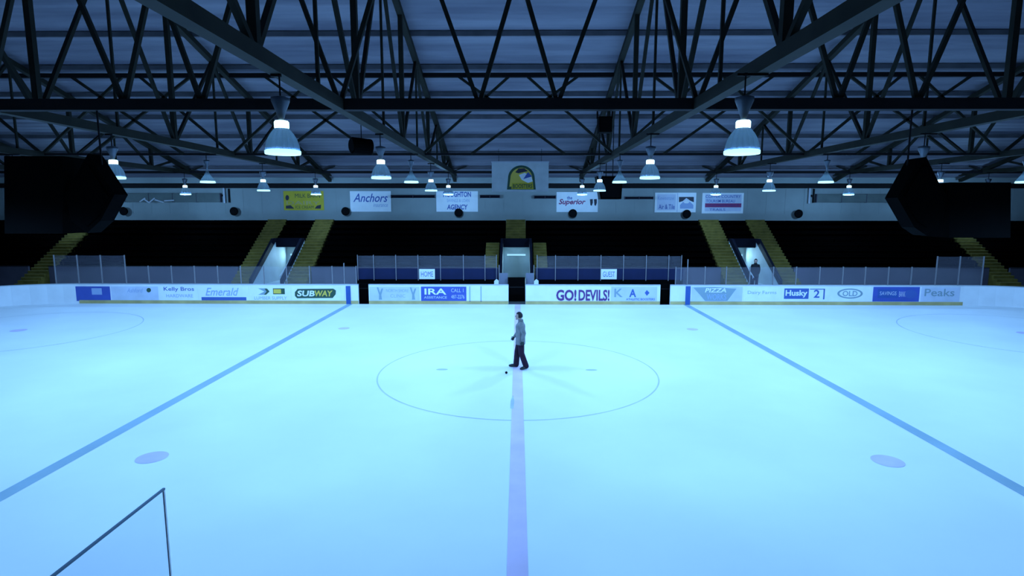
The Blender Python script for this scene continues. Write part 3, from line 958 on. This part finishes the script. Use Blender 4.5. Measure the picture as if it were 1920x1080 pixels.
# crest banner, hung in front of the wall
YC = 58.0
x0, z0 = at(975, 360, YC)
t = thing('crest_banner', 'white hanging banner with an arched green and gold crest, above the centre stairs', 'banner', (x0, YC, z0))
b = panel_px(922, 1028.5, 304.5, 359.5, YC, .12, CREAM, t, 'banner_cloth')
panel_px(921, 1029.5, 302.5, 305, YC - .05, .2, RAIL, t, 'top_batten')
for p in (935, 1015):
    x, z = at(p, 303, YC)
    MB().rod((x, YC + .05, z), (x, YC + .05, roofz(YC) + .08), .04, 6).build('cord', STEELD, t)
def arch(cx, r, ytop, ybot, n=18):
    return [(cx + r * math.cos(PI * k / n), ytop + r * .95 * (1 - math.sin(PI * k / n))) for k in range(n + 1)] + [(cx - r - 2, ybot), (cx + r + 2, ybot)]
k1 = poly_px(arch(977.5, 25, 310, 355.5), YC - .03, .03, INKG, t, 'arch_border')
poly_px(arch(977.5, 20.5, 314.5, 350), YC - .06, .03, INKY, k1, 'arch_field')
poly_px([(966, 323), (972, 316), (983, 315.5), (990, 321), (982, 322.5), (972, 325)], YC - .09, .03, INKD, k1, 'cap_shape')
poly_px([(973, 328), (984, 324), (996, 330), (999, 340), (990, 343), (978, 337)], YC - .09, .03, WHITE, k1, 'pale_shape')
poly_px([(981, 336), (990, 322.5), (998, 331), (990, 333)], YC - .12, .03, INKB, k1, 'blue_wedge')
poly_px([(960, 343), (999, 343), (1000.5, 354.5), (958.5, 354.5)], YC - .1, .03, MATS['yellow_sign_face'], k1, 'gold_band')
text_px('BOOSTERS', 961.5, 998, 345, 353, YC - .13, INKG, k1, bold=.02)

# round loudspeakers below the signs
px_sp = [(232, 396.5), (439, 396.5), (648, 396.5), (860, 399), (1074, 400), (1287.5, 401), (1497, 400.5)]
names = ['beyond the far left lamp', 'second from the left', 'left of the blue script sign', 'under the two-line sign', 'under the red script sign', 'under the split sign', 'rightmost on the wall']
proto = None
for (px, py), nm in zip(px_sp, names):
    x, z = at(px, py, YW - .8)
    if proto is None:
        proto = thing('wall_speaker', '', 'loudspeaker', (0, 0, 0), 'round black speakers along the far wall')
        b = MB()
        b.rod((0, -.1, 0), (0, .35, 0), .98, 20, 0, .8)
        b.build('speaker_drum', BLACK, proto)
        MB().rod((0, -.18, 0), (0, -.1, 0), .85, 20).build('grille', RUBBER, proto)
        MB().box(-.15, .15, .35, .8, -.15, .15).build('wall_bracket', STEELD, proto)
        o = proto
    else:
        o = copy_tree(proto)
    o.location = (x * FT, (YW - .82) * FT, z * FT)
    o['label'] = 'round black loudspeaker on the pale far wall, ' + nm
# grey ducts and pipes along the wall
def duct(p0, p1, py0, py1, label, m=None):
    m = m or DUCT
    Y = YW - .9
    x0, x1 = X_(p0, py0, Y), X_(p1, py0, Y)
    t = thing('air_duct', label, 'duct', ((x0 + x1) / 2, Y, Z_(py1, Y)), 'grey ducts on the far wall')
    MB().box(x0, x1, Y, YW - .05, Z_(py1, Y), Z_(py0, Y)).build('duct_run', m, t)
    k = max(2, int((x1 - x0) / 5))
    for j in range(k + 1):
        x = x0 + (x1 - x0) * j / k
        MB().box(x - .06, x + .06, Y - .06, YW - .05, Z_(py1, Y) - .06, Z_(py0, Y) + .06).build('flange', STANDW, t)
duct(100, 412, 363, 379, 'long grey duct at the left end of the far wall')
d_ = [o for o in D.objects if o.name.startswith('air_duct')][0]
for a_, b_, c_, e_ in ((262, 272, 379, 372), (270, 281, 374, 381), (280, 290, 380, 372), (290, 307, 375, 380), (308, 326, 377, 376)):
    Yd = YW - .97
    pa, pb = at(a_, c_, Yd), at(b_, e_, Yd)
    MB().bar((pa[0], Yd, pa[1]), (pb[0], Yd, pb[1]), .12, .26).build('pale_strip', RAIL, d_)  # slanted pale strips across the duct face
duct(1532, 1860, 364, 379, 'long grey duct at the right end of the far wall')
duct(733, 815, 366, 371, 'thin grey duct between the script sign and the two-line sign', NAVYD)
duct(900, 937, 366, 371, 'short thin grey duct left of the crest banner', NAVYD)
duct(1002, 1042, 367, 372, 'short thin grey duct right of the crest banner', NAVYD)
duct(1172, 1225, 369, 373, 'thin grey duct left of the split sign', NAVYD)
for p, lab in ((421, 'pale bracket with drain pipe beside the left duct'), (1517, 'pale bracket with drain pipe beside the right duct')):
    Y = YW - .5
    x, z = at(p, 379, Y)
    t = thing('drain_pipe', lab, 'pipe', (x, Y, z), 'drain pipes on the far wall')
    MB().rod((x, Y, Z_(381, Y)), (x, Y, Z_(352, Y)), .22, 10).build('pipe', RAIL, t)
    MB().box(x + .9, x + 1.15, Y, YW - .05, Z_(380, Y), Z_(354, Y)).build('wall_bracket', STEELD, t)
    s = -1 if p < 900 else 1
    MB().bar((x + s * .3, Y, Z_(366, Y)), (x + s * .95, Y, Z_(369, Y)), .3, .35).build('elbow_arm', STEELD, t)

# ================================================================== HANGING SPEAKERS
def hang_cable(t, x, y, z0, z1): MB().rod((x, y, z0), (x, y, z1), .07, 6).build('hanging_rod', STEELD, t)
def cluster(pts_a, pts_b, rod_px, label):
    Y = -12.0
    xs_ = [at(*p, Y + .8) for p in pts_a]
    cx_ = sum(p[0] for p in xs_) / len(xs_)
    t = thing('speaker_cluster', label, 'loudspeaker', (cx_, Y, min(p[1] for p in xs_)), 'big hanging speaker clusters')
    MB().prism_y(xs_, Y - .8, Y + .8).build('angled_cabinet', BLACK, t)
    inn = [(cx_ + (x - cx_) * .78, sum(p[1] for p in xs_) / len(xs_) + (z - sum(p[1] for p in xs_) / len(xs_)) * .78) for x, z in xs_]
    MB().prism_y(inn, Y - .9, Y - .8).build('grille', BLACK, t)
    ys_ = [at(*p, Y + 2.2) for p in pts_b]
    MB().prism_y(ys_, Y - 1.0, Y + 2.2).build('wide_cabinet', BLACK, t)
    x, z = at(rod_px, 300, Y)
    hang_cable(t, x, Y, z - .4, CH - .43)
    return t
cluster([(1699, 299), (1711, 297), (1735, 346), (1752, 372), (1740, 410), (1712, 440), (1690, 425), (1659, 371)],
        [(1728, 345), (1835, 345), (1835, 442), (1728, 442)], 1702, 'big black speaker cluster hanging at the right edge')
cluster([(192, 292), (240, 366), (214, 414), (190, 436), (160, 412), (150, 366)],
        [(70, 300), (172, 300), (172, 436), (70, 436)], 190, 'big black speaker cluster hanging at the left edge')
# drum and boxes among the trusses
Y = 24.0
x, z = at(678, 275, Y)
t = thing('heater_drum', 'black drum-shaped unit hanging among the trusses left of the red line', 'heater', (x, Y, z - 1.2))
MB().rod((x - 1.1, Y - .9, z + .1), (x + 1.0, Y + .9, z), 1.12, 18).build('drum', BLACK, t)
MB().rod((x - 1.25, Y - 1.02, z + .1), (x - 1.1, Y - .9, z + .1), .9, 18).build('front_grille', RUBBER, t)
hang_cable(t, x, Y, z + .9, roofz(Y) - .3)
def hung_box(pts, Y, dep, label, topz):
    q = [at(*p, Y) for p in pts]
    cx_ = sum(p[0] for p in q) / len(q)
    z0, z1 = min(p[1] for p in q), max(p[1] for p in q)
    t = thing('hanging_speaker', label, 'loudspeaker', (cx_, Y, z0), 'black boxes hung from the roof steel')
    MB().prism_y(q, Y, Y + dep).build('cabinet', BLACK, t)
    inn = [(cx_ + (x - cx_) * .85, (z0 + z1) / 2 + (z - (z0 + z1) / 2) * .85) for x, z in q]
    MB().prism_y(inn, Y - .1, Y).build('grille', RUBBER, t)
    for s in (-.6, .6):
        hang_cable(t, cx_ + s, Y + dep / 2, z1 - .1, topz)
hung_box([(1119, 330), (1168, 330), (1165, 373), (1126, 373)], 44, 3, 'large black box hanging behind the slim lamp right of the banner', roofz(45.5) + .04)
hung_box([(1123, 218), (1148, 218), (1147, 247), (1124, 247)], -11.57, 1.2, 'small black box hanging under the long black beam', CH)

# ================================================================== PEOPLE
def skin_mesh(nodes, edges, sub=2):
    """nodes: list of (x, y, z, radius or (rx, ry)) in metres"""
    me = D.meshes.new('k')
    me.from_pydata([n[:3] for n in nodes], edges, [])
    ob = D.objects.new('k', me)
    COL.objects.link(ob)
    md = ob.modifiers.new('s', 'SKIN')
    sk = me.skin_vertices[0].data
    for i, n in enumerate(nodes):
        r = n[3]
        sk[i].radius = (r, r) if not isinstance(r, tuple) else r
        sk[i].use_root = (i == 0)
    md.use_smooth_shade = True
    ob.modifiers.new('u', 'SUBSURF').levels = sub
    bpy.context.view_layer.update()
    ev = D.meshes.new_from_object(ob.evaluated_get(bpy.context.evaluated_depsgraph_get()))
    vs = [tuple(v.co) for v in ev.vertices]; fs = [tuple(p.vertices) for p in ev.polygons]
    D.objects.remove(ob); D.meshes.remove(me); D.meshes.remove(ev)
    return vs, fs
def ball(c, r, sq=(1, 1, 1), nu=20, nv=14, fn=None):
    vs, fs = [], []
    for j in range(nv + 1):
        th = PI * j / nv
        for i in range(nu):
            ph = 2 * PI * i / nu
            d = Vector((math.sin(th) * math.cos(ph), math.sin(th) * math.sin(ph), math.cos(th)))
            k = fn(d) if fn else 1
            vs.append((c[0] + d.x * r * sq[0] * k, c[1] + d.y * r * sq[1] * k, c[2] + d.z * r * sq[2] * k))
    for j in range(nv):
        for i in range(nu):
            a, b = j * nu + i, j * nu + (i + 1) % nu
            fs.append((a, b, b + nu, a + nu))
    return vs, fs
def raw(name, pieces, m, parent, remesh=None, loc=(0, 0, 0)):
    """pieces = list of (verts, faces) in metres, joined into one mesh, then fused by a voxel remesh"""
    me = D.meshes.new(name)
    V, F = [], []
    for vs, fs in pieces:
        o = len(V); V += vs; F += [tuple(o + i for i in f) for f in fs]
    me.from_pydata(V, [], F)
    if remesh:
        ob = D.objects.new('k', me); COL.objects.link(ob)
        md = ob.modifiers.new('r', 'REMESH'); md.mode = 'VOXEL'; md.voxel_size = remesh
        sm = ob.modifiers.new('s', 'SMOOTH'); sm.factor = .5; sm.iterations = 2
        bpy.context.view_layer.update()
        ev = D.meshes.new_from_object(ob.evaluated_get(bpy.context.evaluated_depsgraph_get()))
        D.objects.remove(ob); D.meshes.remove(me)
        me = ev; me.name = name
    for p in me.polygons: p.use_smooth = True
    me.materials.clear(); me.materials.append(m)
    o = D.objects.new(name, me); COL.objects.link(o)
    o.parent = parent; o.location = loc
    ORG[o.name] = (0, 0, 0)
    return o
def hand(w, e, palm_n, curl=.5, rs=1.0, spread=1.0):
    """palm and five fingers continuing the forearm e -> w; returns pieces"""
    w, e = Vector(w), Vector(e)
    d = (w - e).normalized()
    n = (Vector(palm_n) - d * d.dot(Vector(palm_n))).normalized()      # palm normal
    s = d.cross(n).normalized()                                        # across the palm, towards the thumb
    p = []
    a = w; b = w + d * .05; c = w + d * .088
    p.append(limb([a, b + s * .012, c + s * .020], [.024 * rs, .019 * rs, .015 * rs], 12))
    p.append(limb([a, b - s * .012, c - s * .020], [.024 * rs, .019 * rs, .015 * rs], 12))
    p.append(limb([a, b, c], [.024 * rs, .020 * rs, .016 * rs], 12))
    for k, (off, ln) in enumerate(((.030, .068), (.010, .076), (-.010, .071), (-.029, .055))):
        r0 = w + d * .075 + s * off * spread
        k1 = r0 + d * ln * .5 + n * ln * .10 * curl
        k2 = k1 + (d * .75 + n * .8 * curl).normalized() * ln * .32
        k3 = k2 + (d * .45 + n * 1.1 * curl).normalized() * ln * .28
        p.append(limb([r0, k1, k2, k3], [.0095 * rs, .009 * rs, .0085 * rs, .0075 * rs], 10))
    t0 = w + d * .03 + s * .028
    t1 = t0 + (d * .6 + s * .75 + n * .25).normalized() * .042
    t2 = t1 + (d * .85 + s * .2 + n * .45).normalized() * .03
    p.append(limb([t0, t1, t2], [.0125 * rs, .0105 * rs, .009 * rs], 10))
    return p
def loft(secs, n=24):
    """stack of horizontal ellipses (cx, cy, cz, r_forward, r_side), closed at both ends"""
    vs, fs = [], []
    for cx, cy, cz, rx, ry in secs:
        for k in range(n):
            a = 2 * PI * k / n
            vs.append((cx + rx * math.cos(a), cy + ry * math.sin(a), cz))
    for i in range(len(secs) - 1):
        for k in range(n):
            k2 = (k + 1) % n
            fs.append((i * n + k, i * n + k2, (i + 1) * n + k2, (i + 1) * n + k))
    fs += [tuple(reversed(range(n))), tuple((len(secs) - 1) * n + k for k in range(n))]
    return vs, fs
def limb(pts, rs, n=16, cap=True):
    """bent tapering tube through the joints, with rounded ends"""
    P = [Vector(p) for p in pts]
    if cap:
        d0, d1 = (P[0] - P[1]).normalized(), (P[-1] - P[-2]).normalized()
        r0, r1 = rs[0], rs[-1]
        rs = [r0 * .45, r0 * .85] + list(rs) + [r1 * .85, r1 * .45]
        P = [P[0] + d0 * r0 * .8, P[0] + d0 * r0 * .5] + P + [P[-1] + d1 * r1 * .5, P[-1] + d1 * r1 * .8]
    vs, fs = [], []
    ref = None
    for i, p in enumerate(P):
        d = (P[min(i + 1, len(P) - 1)] - P[max(i - 1, 0)]).normalized()
        if ref is None: ref = d.orthogonal().normalized()
        u = (ref - d * ref.dot(d)).normalized(); ref = u
        v = d.cross(u)
        for k in range(n):
            a = 2 * PI * k / n
            vs.append(tuple(p + (u * math.cos(a) + v * math.sin(a)) * rs[i]))
    m = len(P)
    for i in range(m - 1):
        for k in range(n):
            k2 = (k + 1) % n
            fs.append((i * n + k, i * n + k2, (i + 1) * n + k2, (i + 1) * n + k))
    fs += [tuple(reversed(range(n))), tuple((m - 1) * n + k for k in range(n))]
    return vs, fs
def mix(a, b, t): return Vector(a) * (1 - t) + Vector(b) * t
def person(label, J, rot, loc, jm, tm, scale=1.0, hem=.79):
    root = thing('person', label, 'person', loc)
    root.rotation_euler = (0, 0, rot)
    root.scale = (scale, scale, scale)
    g = J
    V = lambda k: Vector(g[k])
    hd, pel, sp, ch_, nk = V('head'), V('pelvis'), V('spine'), V('chest'), V('neck')
    # body: one continuous skin-coloured figure
    pcs = [loft([(pel.x, pel.y, pel.z - .14, .07, .10), (pel.x, pel.y, pel.z - .06, .10, .155), (pel.x, pel.y, pel.z + .03, .105, .16), (sp.x, sp.y, sp.z, .095, .135),
                 (ch_.x, ch_.y, ch_.z - .03, .115, .165), (ch_.x, ch_.y, ch_.z + .06, .11, .17), (nk.x - .01, nk.y, nk.z - .06, .075, .12), (nk.x - .005, nk.y, nk.z - .02, .055, .06),
                 (nk.x, nk.y, nk.z + .03, .052, .052), (hd.x - .02, hd.y, hd.z - .05, .052, .05)])]
    for sd in 'RL':
        pcs.append(limb([V('sh' + sd) - Vector((0, 0, .035)), mix(g['sh' + sd], g['el' + sd], .4), V('el' + sd), mix(g['el' + sd], g['wr' + sd], .35), V('wr' + sd)], [.055, .050, .040, .039, .027]))
        pcs.append(limb([mix(pel, g['sh' + sd], 0) * 0 + mix(ch_ + Vector((0, 0, .06)), g['sh' + sd], .4), V('sh' + sd) - Vector((0, 0, .035))], [.06, .048]))
        pcs.append(limb([V('hip' + sd), mix(g['hip' + sd], g['knee' + sd], .5), V('knee' + sd), mix(g['knee' + sd], g['ankle' + sd], .3), V('ankle' + sd)], [.085, .075, .055, .056, .040]))
        a, t_ = V('ankle' + sd), V('toe' + sd)
        pcs.append(limb([a + Vector((0, 0, -.02)), mix(a, t_, .5) - Vector((0, 0, .005)), t_], [.042, .040, .028]))
    def headshape(d):
        k = 1.0
        if d.x > .2 and d.z < -.1: k *= 1 - .10 * min(1, -d.z) * (abs(d.y) * 1.6)
        return k
    pcs.append(ball(hd, .102, (.98, .78, 1.16), 24, 18, headshape))
    # nose, lips, chin, brow, ears
    pcs.append(limb([(hd.x + .092, hd.y, hd.z + .022), (hd.x + .112, hd.y, hd.z - .022), (hd.x + .096, hd.y, hd.z - .03)], [.011, .014, .011], 10))
    pcs.append(ball((hd.x + .088, hd.y, hd.z - .062), .02, (.7, 1.3, .5), 10, 8))
    pcs.append(ball((hd.x + .072, hd.y, hd.z - .098), .028, (1, 1.1, .8), 10, 8))
    for s in (-1, 1):
        pcs.append(ball((hd.x - .005, hd.y + s * .080, hd.z - .01), .026, (.75, .45, 1.2), 10, 8))
        pcs.append(ball((hd.x + .086, hd.y + s * .032, hd.z + .03), .018, (.7, 1.4, .5), 8, 6))
    for sd, nn in (('R', (0, 1, 0)), ('L', (0, -1, 0))):
        pcs += hand(g['wr' + sd], g['el' + sd], nn, .55, .78, 1.3)
    raw('body', pcs, SKIN, root, .009)
    for s in (-1, 1):
        raw('eye', [ball((hd.x + .089, hd.y + s * .032, hd.z + .008), .012, (.6, 1, .7), 10, 8)], EYEW, root)
    def hairfn(d):
        k = 1.09
        if d.x > .30 and d.z < .50: k = .78
        if d.z < -.50: k = .72
        return k
    raw('hair', [ball((hd.x - .010, hd.y, hd.z + .012), .104, (1.02, .86, 1.15), 32, 26, hairfn)], HAIR, root, .008)
    for sd, nn in (('R', (0, 1, 0)), ('L', (0, -1, 0))):
        vs_ = hand(g['wr' + sd], g['el' + sd], nn, .55, 1.15, 1.3)
        vs_.append(limb([mix(g['el' + sd], g['wr' + sd], .86), V('wr' + sd)], [.040, .036]))
        raw('glove', vs_, GLOVE, root, .005)
    # jacket: torso and sleeves grown together
    T = [loft([(pel.x + .005, pel.y, hem, .150, .205), (pel.x + .004, pel.y, hem + .03, .155, .210), (pel.x, pel.y, pel.z + .04, .148, .205), (sp.x, sp.y, sp.z, .145, .20),
               (ch_.x + .005, ch_.y, ch_.z, .155, .212), (ch_.x, ch_.y, ch_.z + .06, .145, .190), (nk.x - .012, nk.y, nk.z - .085, .105, .125), (nk.x - .012, nk.y, nk.z - .05, .09, .10), (nk.x - .010, nk.y, nk.z - .02, .078, .085),
               (nk.x - .006, nk.y, nk.z + .015, .072, .072)])]
    for sd in 'RL':
        T.append(limb([mix(ch_ + Vector((0, 0, .05)), g['sh' + sd], .55), V('sh' + sd) - Vector((0, 0, .012)), mix(g['sh' + sd], g['el' + sd], .5), V('el' + sd), mix(g['el' + sd], g['wr' + sd], .5), mix(g['el' + sd], g['wr' + sd], .93)],
                      [.082, .080, .078, .070, .062, .052]))
    jk = raw('jacket', T, jm, root, .010)
    raw('collar', [loft([(nk.x - .010, nk.y, nk.z - .015, .086, .088), (nk.x - .004, nk.y, nk.z + .045, .074, .072)])], jm, jk)
    raw('waistband', [loft([(pel.x + .005, pel.y, hem - .012, .153, .206), (pel.x + .004, pel.y, hem + .045, .158, .212)])], jm, jk)
    # trousers: seat and two loose legs grown together
    L = [loft([(pel.x, pel.y, pel.z - .17, .085, .12), (pel.x, pel.y, pel.z - .08, .125, .175), (pel.x, pel.y, pel.z + .06, .125, .175)])]
    for sd in 'RL':
        L.append(limb([V('hip' + sd) - Vector((0, 0, .04)), mix(g['hip' + sd], g['knee' + sd], .5), V('knee' + sd), mix(g['knee' + sd], g['ankle' + sd], .5), mix(g['knee' + sd], g['ankle' + sd], 1.0)],
                      [.110, .102, .092, .090, .092], 18))
    raw('trousers', L, tm, root, .010)
    for sd in 'RL':
        a, t_ = V('ankle' + sd), V('toe' + sd)
        d = (t_ - a); d.z = 0; d.normalize()
        N = [Vector((a.x, a.y, .05)) - d * .035, Vector((a.x, a.y, .05)) + d * .06, Vector((t_.x, t_.y, .042)) - d * .05, Vector((t_.x, t_.y, .036)) + d * .012]
        sh = raw('shoe', [limb(N, [.052, .052, .050, .038]), limb([Vector((a.x, a.y, .05)), Vector((a.x, a.y, .14))], [.052, .050])], SHOE, root, .008)
        z0 = min(v.co.z for v in sh.data.vertices)
        sh.location.z = -z0 + .002
    return root
walk = dict(pelvis=(0, 0, .95), spine=(.005, 0, 1.14), chest=(.0, 0, 1.33), neck=(.005, 0, 1.53), head=(.055, .0, 1.665),
            hipR=(.01, -.095, .92), kneeR=(.10, -.10, .51), ankleR=(.135, -.105, .09), toeR=(.33, -.12, .04),
            hipL=(-.01, .095, .92), kneeL=(-.03, .11, .50), ankleL=(-.175, .13, .09), toeL=(-.02, .25, .04),
            shR=(.0, -.19, 1.43), elR=(.03, -.25, 1.16), wrR=(.19, -.21, .965),
            shL=(-.02, .19, 1.43), elL=(-.10, .25, 1.16), wrL=(-.055, .26, .93))
Yp = 1.1
px_ = X_(976.0, 692, Yp)
person('person in a grey jacket and dark trousers walking left on the ice at centre', walk, PI, (px_, Yp, 0.012), JACKET, TROUS, 1.035)
stand = dict(pelvis=(0, 0, .95), spine=(.0, 0, 1.14), chest=(-.005, 0, 1.33), neck=(.0, 0, 1.52), head=(.03, .0, 1.65),
             hipR=(0, -.09, .92), kneeR=(.02, -.10, .50), ankleR=(-.01, -.11, .09), toeR=(.17, -.14, .04),
             hipL=(0, .09, .92), kneeL=(.02, .10, .50), ankleL=(-.01, .11, .09), toeL=(.17, .14, .04),
             shR=(.0, -.165, 1.41), elR=(-.02, -.215, 1.15), wrR=(.06, -.19, .93),
             shL=(.0, .165, 1.41), elL=(-.02, .215, 1.15), wrL=(.06, .19, .93))
Yq = 52.6
person('person in dark clothes standing in the right passage through the stand', stand, -PI / 2 - .3, (X_(1416, 510, Yq), Yq, 1.81), JACKETD, TROUS, 1.0, .72)

# the puck in front of the walker
x, z = at(949.5, 710, -1.2)
tag(MB().rod((x - .02, -1.245, .14), (x + .03, -1.165, .142), .128, 28).build('puck', RUBBER), 'small black puck standing on edge on the ice, left of the red line', 'puck')
